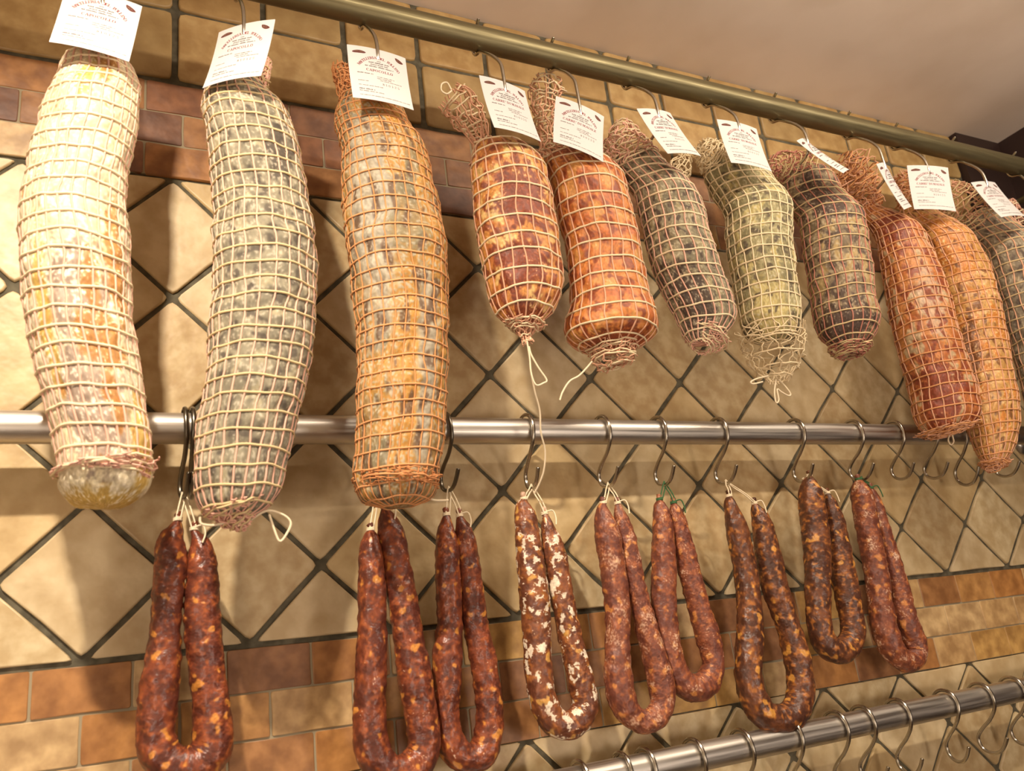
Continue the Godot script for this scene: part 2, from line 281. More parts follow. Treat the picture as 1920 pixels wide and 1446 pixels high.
# a grid of points, u wrapping round, as one smooth surface
func surface(pts: PackedVector3Array, nu: int, nv: int) -> ArrayMesh:
	var b := Buf.new()
	for j in nv:
		for i in nu + 1:
			var ii := i % nu
			var e := pts[j * nu + (ii + 1) % nu] - pts[j * nu + (ii - 1 + nu) % nu]
			var d := pts[mini(j + 1, nv - 1) * nu + ii] - pts[maxi(j - 1, 0) * nu + ii]
			var nn := d.cross(e)
			if nn.length() < 1e-12: nn = Vector3(0, 1 if j < nv / 2 else -1, 0)
			b.vert(pts[j * nu + ii], nn.normalized(), Vector2(float(i) / nu, j / (nv - 1.0)))
	var w := nu + 1
	for j in nv - 1:
		for i in nu:
			var a := j * w + i
			b.ix.append_array([a, a + 1, a + w, a + 1, a + w + 1, a + w])
	return b.mesh()

func noise(seed_value: int, period: float, octaves := 1) -> FastNoiseLite:
	var n := FastNoiseLite.new()
	n.seed = seed_value
	n.noise_type = FastNoiseLite.TYPE_SIMPLEX_SMOOTH
	n.frequency = 1.0 / period
	n.fractal_type = FastNoiseLite.FRACTAL_FBM if octaves > 1 else FastNoiseLite.FRACTAL_NONE
	n.fractal_octaves = octaves
	return n

func rgb(c: Array) -> Color:
	return Color8(c[0], c[1], c[2])

func plain(c: Array, rough := 0.6, metal := 0.0) -> StandardMaterial3D:
	var m := StandardMaterial3D.new()
	m.albedo_color = rgb(c)
	m.roughness = rough
	m.metallic = metal
	return m

# a mottled grey-to-white image: multiplied with a material's own colour
func mottle(seed_value: int, period: float, low: Array, high: Array, size := 384, octaves := 5) -> ImageTexture:
	var src := noise(seed_value, period, octaves).get_seamless_image(size, size)
	src.convert(Image.FORMAT_L8)
	var raw := src.get_data()
	var out := PackedByteArray()
	out.resize(size * size * 3)
	for i in size * size:
		var t := clampf((raw[i] / 255.0 - 0.2) / 0.6, 0.0, 1.0)
		for d in 3: out[i * 3 + d] = int(lerpf(low[d], high[d], t))
	return ImageTexture.create_from_image(Image.create_from_data(size, size, false, Image.FORMAT_RGB8, out))

func relief(seed_value: int, period: float, strength: float, size := 384) -> ImageTexture:
	var src := noise(seed_value, period, 4).get_seamless_image(size, size)
	src.bump_map_to_normal_map(strength)
	return ImageTexture.create_from_image(src)

func fired(c: Array, tex: Texture2D, bumps: Texture2D, offset: float, rough := 0.5) -> StandardMaterial3D:
	var m := plain(c, rough)
	m.albedo_texture = tex
	m.normal_enabled = true
	m.normal_texture = bumps
	m.normal_scale = 0.25
	m.uv1_triplanar = true
	m.uv1_world_triplanar = true
	m.uv1_scale = Vector3.ONE * 3.7
	m.uv1_offset = Vector3(offset, offset * 1.7, offset * 0.6)
	return m

# ---------------------------------------------------------------- tiles
# a fired clay piece: softly rounded, slightly uneven rim, face proud of the joints
func clay_piece(corners: Array, seed_value: int, wobble := 0.0009, round_off := 0.006, edge := 1.0) -> ArrayMesh:
	var rng := RandomNumberGenerator.new()
	rng.seed = seed_value
	var rim := PackedVector2Array()
	var n := corners.size()
	for i in n:
		var p: Vector2 = corners[i]
		var a: Vector2 = corners[(i - 1 + n) % n]
		var q: Vector2 = corners[(i + 1) % n]
		rim.append(p + (a - p).normalized() * round_off)
		rim.append(p + ((a - p).normalized() + (q - p).normalized()) * round_off * 0.22)
		rim.append(p + (q - p).normalized() * round_off)
		rim.append(p.lerp(q, 0.5) + (q - p).orthogonal().normalized() * rng.randf_range(-wobble, wobble))
	var mid := Vector2.ZERO
	for p in rim: mid += p / rim.size()
	for i in rim.size(): rim[i] += Vector2(rng.randf_range(-wobble, wobble), rng.randf_range(-wobble, wobble)) * 0.5
	var b := Buf.new()
	var tilt := Vector2(rng.randf_range(-0.006, 0.006), rng.randf_range(-0.006, 0.006))
	b.vert(Vector3(mid.x, mid.y, 0.0005), Vector3(0, 0, 1))
	for ring in 3:
		for p in rim:
			var out := (p - mid).normalized()
			var q: Vector2 = p - out * [0.0026, 0.0008, 0.0][ring] * edge
			b.vert(Vector3(q.x, q.y, [0.0005, -0.0008, -0.0052][ring] + (tilt.dot(q - mid) if ring < 2 else 0.0)), [Vector3(0, 0, 1), Vector3(out.x * 0.7, out.y * 0.7, 0.7), Vector3(out.x, out.y, 0)][ring])
	var m := rim.size()
	for i in m:
		var i2 := (i + 1) % m
		b.ix.append_array([0, 1 + i, 1 + i2])
		for ring in 2:
			var a := 1 + ring * m
			b.ix.append_array([a + i, a + m + i, a + i2, a + i2, a + m + i, a + m + i2])
	return b.mesh()

func build_wall() -> void:
	var tile_tex := mottle(11, 70, [226, 217, 202], [255, 254, 250])
	var tile_tex2 := mottle(12, 40, [226, 214, 196], [255, 253, 248])
	var brick_tex := mottle(13, 50, [196, 180, 164], [255, 248, 238])
	var bumps := relief(14, 60, 5.0)
	var beige := []
	var k := 0
	for c in [[203, 183, 145], [197, 175, 135], [208, 189, 153], [193, 173, 136], [201, 177, 133], [210, 193, 156]]:
		beige.append(fired(c, tile_tex if k % 2 == 0 else tile_tex2, bumps, 0.31 * k, 0.46))
		k += 1
	var ochre := []
	for c in [[180, 150, 100], [174, 143, 94], [186, 157, 108], [170, 143, 96]]:
		ochre.append(fired(c, tile_tex2 if k % 2 == 0 else tile_tex, bumps, 0.27 * k, 0.46))
		k += 1
	var brick := []
	for c in [[184, 134, 78], [172, 124, 74], [196, 160, 98], [202, 172, 124], [164, 120, 76], [190, 146, 90], [150, 108, 72], [206, 180, 136], [132, 92, 64], [144, 98, 66], [122, 84, 60]]:
		brick.append(fired(c, brick_tex, bumps, 0.23 * k, 0.5))
		k += 1
	var grout := plain([98, 92, 76], 0.9)
	grout.albedo_texture = mottle(15, 30, [190, 186, 176], [255, 255, 250], 256)
	grout.uv1_triplanar = true
	grout.uv1_world_triplanar = true
	grout.uv1_scale = Vector3.ONE * 6.0
	var wall := structure("wall_back", slab(Vector3(LEFT - 0.1, FLOOR - 0.1, -0.12), Vector3(RIGHT + 0.1, CEILING + 0.1, -0.004)), grout, "wall of beige clay tiles laid as diamonds with brick borders and dark joints", "wall")
	var rng := RandomNumberGenerator.new()
	rng.seed = 5
	var x0 := -0.9
	var x1 := 1.53
	# diamonds: whole pieces and the halves along the borders
	var h := D / 2 - 0.0036
	var t := D / 2 - 0.0036
	var whole := []
	var upper := []
	var lower := []
	for i in 6:
		whole.append(clay_piece([Vector2(0, h), Vector2(h, 0), Vector2(0, -h), Vector2(-h, 0)], 100 + i))
		upper.append(clay_piece([Vector2(0, t), Vector2(t - 0.002, 0.002), Vector2(-t + 0.002, 0.002)], 120 + i))
		lower.append(clay_piece([Vector2(0, -t), Vector2(-t + 0.002, -0.002), Vector2(t - 0.002, -0.002)], 140 + i))
	var k0 := int(floor(x0 / D)) - 1
	var k1 := int(ceil(x1 / D)) + 1
	var fields := [[0.0, 0, 7, 0.0], [-0.1275 - 3.0 * D, 0, 6, -0.006]]   # base height, first and last half row, shift along the wall
	for f in fields:
		for row in range(f[1], f[2] + 1):
			for c in range(k0, k1 + 1):
				var odd: bool = row % 2 == 0
				var at := Vector3((c + (0.5 if odd else 0.0)) * D + f[3], f[0] + row * D / 2, 0)
				if at.x < x0 or at.x > x1 + D * 0.4: continue
				var shape: Mesh = whole[rng.randi() % 6]
				if row == f[1]: shape = upper[rng.randi() % 6]
				elif row == f[2]: shape = lower[rng.randi() % 6]
				var o := obj("diamond_tile", shape, beige[rng.randi() % 6], wall)
				o.position = at
	# bricks: two borders of three courses
	var bl := 0.0818
	var bh := 0.0423
	var shapes := []
	for i in 8:
		var bx := bl / 2 - 0.0008
		var by := bh / 2 - 0.0008
		shapes.append(clay_piece([Vector2(-bx, by), Vector2(bx, by), Vector2(bx, -by), Vector2(-bx, -by)], 160 + i, 0.0005, 0.002, 0.5))
	var pale := plain([150, 138, 112], 0.9)
	for top in [-0.0025, 0.6425]:
		obj("border_joint", slab(Vector3(x0, top - 3.0 * bh + 0.001, -0.0045), Vector3(x1, top - 0.001, -0.0014)), pale, wall)
		for row in 3:
			var off := 0.0425 if row != 1 else 0.0012
			for c in range(-11, 19):
				var x := off + bl * c + bl / 2
				if x < x0 or x > x1 + bl / 2: continue
				var pick: int = rng.randi() % 8
				if top > 0.5 and rng.randf() < 0.8: pick = [1, 4, 6, 8, 9, 10][rng.randi() % 6]
				var o := obj("brick", shapes[rng.randi() % 8], brick[pick], wall)
				o.position = Vector3(x, top - bh * (row + 0.5), 0)
	# square tiles above the upper border
	var sq := 0.1043
	var squares := []
	for i in 6:
		var s := sq / 2 - 0.0034
		squares.append(clay_piece([Vector2(-s, s), Vector2(s, s), Vector2(s, -s), Vector2(-s, -s)], 180 + i, 0.001, 0.008))
	for row in 2:
		for c in range(-9, 15):
			var x := 0.0739 + sq * (c + 0.5)
			if x < x0 or x > x1 + sq * 0.4: continue
			var o := obj("square_tile", squares[rng.randi() % 6], ochre[rng.randi() % 4], wall)
			o.position = Vector3(x, 0.6465 + 0.1028 * (row + 0.5), 0)
	# room
	var plaster := plain([236, 222, 208], 0.9)
	plaster.albedo_texture = mottle(16, 120, [236, 232, 226], [255, 255, 255], 256)
	plaster.uv1_triplanar = true
	plaster.uv1_world_triplanar = true
	plaster.uv1_scale = Vector3.ONE * 1.1
	structure("ceiling", slab(Vector3(LEFT - 0.1, CEILING, -0.12), Vector3(RIGHT + 0.1, CEILING + 0.12, FRONT + 0.1)), plaster, "smooth pale plaster ceiling above the top rail", "ceiling")
	var dark := plain([44, 27, 22], 0.5)
	structure("wall_right", slab(Vector3(RIGHT, FLOOR, -0.02), Vector3(RIGHT + 0.12, CEILING, FRONT)), dark, "dark brown side wall where the rails end", "wall")
	var cream := plain([232, 222, 200], 0.9)  # walls and floor out of view, kept pale to bounce light
	structure("wall_left", slab(Vector3(LEFT - 0.12, FLOOR, -0.02), Vector3(LEFT, CEILING, FRONT)), cream, "unseen cream side wall of the shop, pale to bounce light", "wall")
	structure("wall_front", slab(Vector3(LEFT - 0.1, FLOOR, FRONT), Vector3(RIGHT + 0.1, CEILING, FRONT + 0.12)), cream, "unseen cream wall facing the tiled wall, pale to bounce light", "wall")
	structure("floor", slab(Vector3(LEFT - 0.1, FLOOR - 0.12, -0.12), Vector3(RIGHT + 0.1, FLOOR, FRONT + 0.1)), plain([190, 172, 148], 0.6), "unseen beige shop floor, pale to bounce light", "floor")
	structure("trim_1", slab(Vector3(1.535, FLOOR, -0.004), Vector3(RIGHT, CEILING, 0.012)), dark, "dark brown upright board at the end of the tiles", "trim")

# ---------------------------------------------------------------- steel
func rail(at: Vector3, r: float, xa: float, xb: float, mat: Material, label: String, brackets: Array) -> void:
	var o := thing("hanging_rail", label, "rail", Vector3(0, at.y, at.z))
	var b := Buf.new()
	var p := PackedVector3Array()
	for i in 40: p.append(Vector3(lerpf(xa, xb, i / 39.0), 0, 0))
	tube(b, p, r, 40)
	obj("tube", b.mesh(), mat, o)
	for x in brackets:
		var s := Buf.new()
		tube(s, PackedVector3Array([Vector3(x, 0, -at.z), Vector3(x, 0, -at.z + 0.004)]), 0.021, 24)
		tube(s, PackedVector3Array([Vector3(x, 0, -at.z + 0.003), Vector3(x, 0, -r * 0.6)]), 0.006, 14)
		obj("bracket", s.mesh(), mat, o)

const S_HOOK = [[-0.0175, -0.010], [-0.0192, 0.002], [-0.013, 0.0148], [0, 0.0194], [0.013, 0.0148], [0.0192, 0.002], [0.0165, -0.013], [0.005, -0.027], [-0.009, -0.038], [-0.0185, -0.049], [-0.0165, -0.061], [-0.006, -0.067], [0.006, -0.066], [0.015, -0.059], [0.022, -0.049]]

func hook_mesh(profile: Array, turn: float, wire: float, stretch := 1.0) -> ArrayMesh:
	var rows := []
	for q in profile:
		var y: float = q[1] if q[1] > -0.013 else -0.013 + (q[1] + 0.013) * stretch
		var f := clampf(-q[1] / 0.03, 0.0, 1.0)     # the top loop stays square to the rail, the rest turns
		var a := turn * f
		rows.append([q[0] * sin(a), y, q[0] * cos(a)])
	var b := Buf.new()
	tube(b, smooth(rows, 64), wire, 10)
	return b.mesh()

# ---------------------------------------------------------------- netted meat
func blend(a: Array, b: Array, t: float) -> Array:
	return [lerpf(a[0], b[0], t), lerpf(a[1], b[1], t), lerpf(a[2], b[2], t)]

# pal: two ground colours, patches, dark spots, mould bloom; th: how much of the last three; spots: patches seen on this very piece
func meat_material(seed_value: int, pal: Array, th: Array, stretch: float, spots: Array, length_mm: float, rough: float) -> StandardMaterial3D:
	var w := 272
	var h := 432
	var n1 := noise(seed_value, 34, 2)
	var n2 := noise(seed_value + 1, 30, 3)
	var n3 := noise(seed_value + 2, 15, 2)
	var n4 := noise(seed_value + 3, 4.2, 2)
	var raw := PackedByteArray()
	raw.resize(w * h * 3)
	var high := PackedByteArray()
	high.resize(w * h)
	for y in h:
		var v := y / float(h)
		var yy := v * length_mm
		for x in w:
			var a := TAU * x / w
			var px := 45.0 * cos(a)
			var pz := 45.0 * sin(a)
			var f1 := n1.get_noise_3d(px, yy / stretch, pz)
			var f2 := n2.get_noise_3d(px, yy / stretch, pz)
			var f3 := n3.get_noise_3d(px, yy / stretch, pz)
			var f4 := n4.get_noise_3d(px, yy, pz)
			var col := blend(pal[0], pal[1], smoothstep(-0.3, 0.3, f1 + 0.35 * f3))
			col = blend(col, pal[2], smoothstep(th[0] - 0.08, th[0] + 0.08, f2) * 0.9)
			for s in spots:
				var da: float = wrapf(a - s[0], -PI, PI) / s[2]
				var dv: float = (v - s[1]) / s[3]
				col = blend(col, pal[s[4]], smoothstep(1.25, 0.7, sqrt(da * da + dv * dv) + 0.55 * f3 + 0.35 * f4) * 0.92)
			col = blend(col, pal[3], smoothstep(th[1] - 0.1, th[1] + 0.14, -f3 - 0.3 * f2) * 0.8)
			col = blend(col, pal[4], smoothstep(th[2] - 0.1, th[2] + 0.2, f4 + 0.4 * f2 + 0.25 * f1) * 0.85)
			var g := 1.0 + 0.2 * f4 + 0.08 * f3
			var k := (y * w + x)
			raw[k * 3] = clampi(int(col[0] * g), 0, 255)
			raw[k * 3 + 1] = clampi(int(col[1] * g), 0, 255)
			raw[k * 3 + 2] = clampi(int(col[2] * g), 0, 255)
			high[k] = clampi(int(128 + 60 * f4 + 40 * f3), 0, 255)
	var m := StandardMaterial3D.new()
	m.albedo_texture = ImageTexture.create_from_image(Image.create_from_data(w, h, false, Image.FORMAT_RGB8, raw))
	var bump := Image.create_from_data(w, h, false, Image.FORMAT_L8, high)
	bump.bump_map_to_normal_map(3.0)
	m.normal_enabled = true
	m.normal_texture = ImageTexture.create_from_image(bump)
	m.normal_scale = 0.45
	m.roughness = rough
	return m

# a sleeve of net that leaves the meat and is gathered: cords along it, bands round it, both loose
func sleeve(cords: Buf, bands: Buf, rows: Array, n_cord: int, n_band: int, loose: float, seed_value: int, wire: float) -> void:
	var rng := RandomNumberGenerator.new()
	rng.seed = seed_value
	var nz := noise(seed_value, 14.0, 2)
	var n := 22
	var line := resample(rows, n)
	var p := points(line)
	var fr := frames(p)
	for k in n_cord:
		var path := PackedVector3Array()
		for j in n:
			var a := TAU * k / n_cord + 0.5 * nz.get_noise_2d(k * 31.0, j * 2.5)
			var u: Vector3 = fr[0][j]
			var w: Vector3 = fr[1][j].cross(u)
			var r: float = line[j][3] * (1.0 + loose * nz.get_noise_2d(k * 17.0 + 400.0, j * 3.0))
			var end := j / (n - 1.0)
			path.append(p[j] + (u * cos(a) + w * sin(a)) * r + fr[1][j] * loose * 0.012 * end * nz.get_noise_2d(k * 23.0, 900.0))
		tube(cords, path, wire * 0.8, 5)
	for m in n_band:
		var ring := PackedVector3Array()
		var s := 20
		var at := (m + rng.randf_range(0.2, 0.8)) / n_band * (n - 1.0)
		var j := mini(int(at), n - 2)
		for i in s:
			var a := TAU * i / s
			var u: Vector3 = fr[0][j]
			var w: Vector3 = fr[1][j].cross(u)
			var c := p[j].lerp(p[j + 1], at - j)
			var r: float = line[j][3] * (1.02 + loose * 0.9 * nz.get_noise_2d(i * 9.0 if i < s else 0.0, m * 37.0 + 200.0))
			ring.append(c + (u * cos(a) + w * sin(a)) * r + fr[1][j] * 0.004 * (0.4 + loose) * nz.get_noise_2d(i * 7.0, m * 53.0 + 700.0))
		tube(bands, ring, wire, 5, true)

func netted_meat(i: int, spec: Dictionary) -> void:
	var rows: Array = MEAT_LINES[i].duplicate(true)
	var z := 0.125
	var zs := 0.86
	var top: Array = rows[0]
	var end: Array = rows[-1]
	rows.push_front([top[0], top[1] + top[2] * 0.22, top[2] * 0.45])
	rows.push_front([top[0], top[1] + top[2] * 0.3, 0.0004])
	rows.push_back([end[0], end[1] - end[2] * 0.14, end[2] * 0.5])
	rows.push_back([end[0], end[1] - end[2] * 0.2, 0.0004])
	var n: int = spec.strands
	var m: int = spec.rings
	var nu := n * 6
	var nv := m * 6 + 1
	var line := resample(rows, nv)
	var base := Vector3(top[0], top[1], z)
	var o := thing(spec.name, spec.label, "cured meat", base, spec.group)
	var lump := noise(300 + i, 38.0, 2)
	var warp := noise(340 + i, 60.0, 2)
	var fine := noise(380 + i, 9.0, 2)
	var dip := [1.0, 0.42, 0.06, 0.0, 0.06, 0.42]
	var pts := PackedVector3Array()
	pts.resize(nu * nv)
	var nf := int(spec.net[0] * m) * 6
	var nt := int(ceil(spec.net[1] * m)) * 6
	for j in nv:
		var x: float = line[j][0]
		var y: float = line[j][1]
		var r: float = line[j][2]
		var netted := 1.0 if j >= nf and j <= nt else 0.0
		for k in nu:
			var a := TAU * k / nu
			var q := Vector3(cos(a) * 45.0, y * 1000.0, sin(a) * 45.0)
			a += 0.09 * warp.get_noise_3dv(q)
			var f := lump.get_noise_3dv(q)
			var pinch: float = (1.0 - (1.0 - dip[k % 6]) * (1.0 - dip[j % 6])) * netted
			var rr := r * (1.0 + 0.06 * f) - minf(spec.pinch, r * 0.05) * pinch + minf(0.0006, r * 0.05) * fine.get_noise_3dv(q)
			rr = maxf(rr, 0.0003)
			var dy := 0.003 * warp.get_noise_3d(q.x + 500.0, q.y * 1.6, q.z) * clampf(r / 0.03, 0.0, 1.0)
			pts[j * nu + k] = Vector3(x + rr * sin(a), y + dy, z - 0.03 * smoothstep(0.5, 0.58, y) + zs * rr * cos(a)) - base
	obj("meat", surface(pts, nu, nv), meat_material(500 + i * 10, spec.pal, spec.th, spec.stretch, spec.spots, (top[1] - end[1]) * 1000.0, spec.rough), o)
	var cords := Buf.new()
	var bands := Buf.new()
	for k in n:
		var path := PackedVector3Array()
		for j in range(nf, nt + 1, 2):
			var p := pts[j * nu + k * 6]
			var out := Vector3(p.x + base.x - line[j][0], 0, p.z + base.z - z)
			var side := pts[j * nu + (k * 6 + 1) % nu] - p
			path.append(p + out.normalized() * 0.0005 + side * 0.08 * sin(j * 1.3 + k * 2.0))
		tube(cords, path, spec.wire * 0.85, 5)
	for q in range(nf, nt + 1, 6):
		if line[q][2] < 0.006: continue
		var ring := PackedVector3Array()
		for k in range(0, nu, 2):
			var p := pts[q * nu + k]
			var out := Vector3(p.x + base.x - line[q][0], 0, p.z + base.z - z)
			ring.append(p + out.normalized() * 0.0009)
		tube(bands, ring, spec.wire, 5, true)
	var k := 0
	for s in NET_TOPS[i]:
		var rel := []
		for r in s: rel.append([r[0] - base.x, r[1] - base.y, r[2] - base.z - (0.055 if k > 0 else 0.03), r[3]])
		sleeve(cords, bands, rel, n if k == 0 else n - 4, 10 if spec.frayed < 0.6 else 16, spec.frayed, 700 + i * 7 + k, spec.wire)
		k += 1
	if NET_ENDS[i].size() > 0:
		var rel := []
		for r in NET_ENDS[i]: rel.append([r[0] - base.x, r[1] - base.y, r[2] - base.z, r[3]])
		sleeve(cords, bands, rel, n, spec.get("end_bands", 5), 0.2, 800 + i, spec.wire * 0.85)
	obj("net_cords", cords.mesh(), spec.cord, o)
	obj("net_bands", bands.mesh(), spec.band, o)
	for s in STRINGS[i]:
		var rel := []
		for r in s: rel.append([r[0] - base.x, r[1] - base.y, r[2] - base.z])
		var b := Buf.new()
		tube(b, smooth(rel, 56), 0.0011, 6)
		obj("string", b.mesh(), M.string, o)

# ---------------------------------------------------------------- sausages
func sausage_material(seed_value: int, pal: Array, mould: Array, rough: float) -> StandardMaterial3D:
	var w := 112
	var h := 640
	var n1 := noise(seed_value, 26, 2)
	var n2 := noise(seed_value + 1, 8.5, 2)
	var n3 := noise(seed_value + 2, 15.0, 1)
	var n4 := noise(seed_value + 3, 3.2, 2)
	var n5 := noise(seed_value + 4, 13.0, 2)
	var raw := PackedByteArray()
	raw.resize(w * h * 3)
	var high := PackedByteArray()
	high.resize(w * h)
	for y in h:
		var yy := y * 0.82
		for x in w:
			var a := TAU * x / w
			var px := 14.0 * cos(a)
			var pz := 14.0 * sin(a)
			var f1 := n1.get_noise_3d(px, yy, pz)
			var f2 := n2.get_noise_3d(px, yy, pz)
			var f3 := n3.get_noise_3d(px, yy, pz)
			var f4 := n4.get_noise_3d(px, yy, pz)
			var col := blend(pal[0], pal[1], smoothstep(-0.5, 0.5, f1 + 0.7 * f2))
			col = blend(col, pal[2], smoothstep(0.0, 0.6, f2 + 0.35 * f3) * mould[6])
			col = blend(col, pal[3], smoothstep(0.56, 0.68, f2 * 0.3 + f3 * 0.95) * 0.85)
			var f5 := n5.get_noise_3d(px + f4 * 3.0, yy * 0.8 + f2 * 4.0, pz)
			var bloom: float = f4 * mould[4] + f5 * mould[5] + f1 * mould[1]
			col = blend(col, [226, 212, 190], smoothstep(mould[0], mould[0] + mould[2], bloom) * mould[3])
			var g := 1.0 + 0.16 * f4
			var k := y * w + x
			raw[k * 3] = clampi(int(col[0] * g), 0, 255)
			raw[k * 3 + 1] = clampi(int(col[1] * g), 0, 255)
			raw[k * 3 + 2] = clampi(int(col[2] * g), 0, 255)
			high[k] = clampi(int(128 + 45 * f4 + 60 * f2), 0, 255)
	var m := StandardMaterial3D.new()
	m.albedo_texture = ImageTexture.create_from_image(Image.create_from_data(w, h, false, Image.FORMAT_RGB8, raw))
	var bump := Image.create_from_data(w, h, false, Image.FORMAT_L8, high)
	bump.bump_map_to_normal_map(3.0)
	m.normal_enabled = true
	m.normal_texture = ImageTexture.create_from_image(bump)
	m.normal_scale = 0.45
	m.roughness = rough
	return m

func sausage(i: int, label: String, mat: Material, string_mat: Material, z: float) -> void:
	var rows := []
	for r in SAUSAGE_LINES[i]: rows.append([r[0], r[1], z, r[2] * 1.06])
	var n: int = rows.size()
	var hook := Vector3(RAIL_HOOKS[i], MID_RAIL.y - 0.066, MID_RAIL.z - 0.003)
	var base := hook
	var o := thing("cured_sausage", label, "sausage", base, "horseshoe sausages on the middle rail")
	for k in n:
		var t: float = 1.0 - clampf((rows[k][1] - 0.0) / 0.11, 0.0, 1.0)
		rows[k][2] = lerpf(hook.z + 0.006, z, t)
	rows.push_front([rows[0][0], rows[0][1] + 0.002, rows[0][2], 0.0004])
	rows.push_back([rows[-1][0], rows[-1][1] + 0.002, rows[-1][2], 0.0004])
	var nv := 210
	var nu := 34
	var line := resample(rows, nv)
	var p := points(line)
	var fr := frames(p)
	var lump := noise(900 + i, 15.0, 2)
	var wrinkle := noise(930 + i, 5.0, 2)
	var pts := PackedVector3Array()
	pts.resize(nu * nv)
	for j in nv:
		var u: Vector3 = fr[0][j]
		var w: Vector3 = fr[1][j].cross(u)
		var r: float = line[j][3]
		var amp := clampf(r / 0.01, 0.05, 1.0)
		for k in nu:
			var a := -TAU * k / nu
			var d := u * cos(a) + w * sin(a)
			var q := (p[j] + d * r) * 1000.0
			var rr := r + amp * (0.0015 * lump.get_noise_3dv(q) + 0.0006 * wrinkle.get_noise_3d(q.x, q.y * 0.6, q.z))
			pts[j * nu + k] = p[j] + d * maxf(rr, 0.0003) - base
	obj("casing", surface(pts, nu, nv), mat, o)
	var tips := [p[2] - base, p[nv - 3] - base]
	var s := Buf.new()
	var g := 0
	for tip in tips:
		var b := Buf.new()
		var flare := PackedVector3Array()
		for q in 7: flare.append(tip + Vector3(0.0008 * sin(q * 1.7 + i), -0.002 + q * 0.0016, 0.0006 * cos(q * 2.1 + i)))
		tube(b, flare, 0.0022, 8, false, true, 0.0036)
		obj("casing_end", b.mesh(), mat, o)
		for turn in 3:
			var ring := PackedVector3Array()
			for q in 14: ring.append(tip + Vector3(0.0036 * cos(TAU * q / 14), 0.0006 + turn * 0.0013 + 0.0005 * sin(TAU * q / 14 + turn), 0.0036 * sin(TAU * q / 14)))
			tube(s, ring, 0.0009, 5, true)
		for q in 2:
			var side := (q - 0.5) * 0.004
			var top := Vector3(side * 0.7, 0.0035, 0.0025 if q == 0 else -0.0025)
			tube(s, smooth([[tip.x + side, tip.y + 0.001, tip.z + 0.003], [tip.x * 0.6 + side, lerpf(tip.y, 0.0, 0.4) + 0.002, tip.z * 0.5 + 0.004], [tip.x * 0.25 + side, lerpf(tip.y, 0.0, 0.8), 0.003], [top.x, top.y, top.z]], 12), 0.0009, 5)
		g += 1
	# one knotted tail that hangs loose
	var far: Vector3 = tips[1]
	tube(s, smooth([[far.x, far.y + 0.003, far.z + 0.003], [far.x + 0.007, far.y + 0.004, far.z + 0.006], [far.x + 0.009, far.y - 0.004, far.z + 0.008], [far.x + 0.006, far.y - 0.013, far.z + 0.012]], 16), 0.0009, 5)
	obj("tie_string", s.mesh(), string_mat, o)

# ---------------------------------------------------------------- paper tags
const TAG_W = 0.0678
const TAG_H = 0.0794

func bend(p: Vector3) -> Vector3:
	return Vector3(p.x, p.y, p.z - 2.6 * p.x * p.x + 1.2 * p.y * p.y)

func sheet_mesh() -> ArrayMesh:
	var b := Buf.new()
	var n := 12
	for side in [1, -1]:
		var k := b.v.size()
		for j in n + 1:
			for i in n + 1:
				var p := Vector3((i / float(n) - 0.5) * TAG_W, (0.5 - j / float(n)) * TAG_H, side * 0.00015)
				b.vert(bend(p), Vector3(5.2 * p.x, -2.4 * p.y, 1).normalized() * side)
		for j in n:
			for i in n:
				var a := k + j * (n + 1) + i
				if side == 1: b.ix.append_array([a, a + 1, a + n + 1, a + 1, a + n + 2, a + n + 1])
				else: b.ix.append_array([a, a + n + 1, a + 1, a + 1, a + n + 1, a + n + 2])
	return b.mesh()

func letters(b: Buf, text: String, height: float, at: Transform2D, col: Color, bold := false) -> float:
	var t := TextMesh.new()
	var font := SystemFont.new()
	font.font_names = PackedStringArray(["Droid Serif"])
	font.font_weight = 700 if bold else 400
	t.font = font
	t.font_size = 24
	t.pixel_size = height / 17.0
	t.depth = 0.0001
	t.text = text
	t.curve_step = 1.5
	t.horizontal_alignment = HORIZONTAL_ALIGNMENT_CENTER
	t.vertical_alignment = VERTICAL_ALIGNMENT_CENTER
	for s in t.get_surface_count():
		var a := t.surface_get_arrays(s)
		var v: PackedVector3Array = a[Mesh.ARRAY_VERTEX]
		var ix: PackedInt32Array = a[Mesh.ARRAY_INDEX]
		var k := b.v.size()
		for p in v:
			var q := at * Vector2(p.x, p.y)
			b.vert(bend(Vector3(q.x, q.y, 0.00022 + p.z * 0.2)), Vector3(5.2 * q.x, -2.4 * q.y, 1).normalized(), Vector2.ZERO, col)
		for q in ix: b.ix.append(k + q)
	return t.get_aabb().size.x

func dash(b: Buf, x: float, y: float, w: float, h: float, col: Color) -> void:
	var k := b.v.size()
	for q in [[0, 0], [1, 0], [1, 1], [0, 1]]:
		var p := Vector3(x + w * q[0], y + h * q[1], 0.00024)
		b.vert(bend(p), Vector3(5.2 * p.x, -2.4 * p.y, 1).normalized(), Vector2.ZERO, col)
	b.ix.append_array([k, k + 2, k + 1, k, k + 3, k + 2])

# a line of print too small to read: short strokes, word by word
func fine_print(b: Buf, x: float, y: float, w: float, h: float, col: Color, seed_value: int) -> void:
	var rng := RandomNumberGenerator.new()
	rng.seed = seed_value
	var at := x
	while at < x + w:
		for k in rng.randi_range(3, 9):
			if at >= x + w: break
			var tall := h * rng.randf_range(0.6, 1.0)
			dash(b, at, y, h * 0.42, tall, col)
			at += h * 0.62
		at += h * 0.6

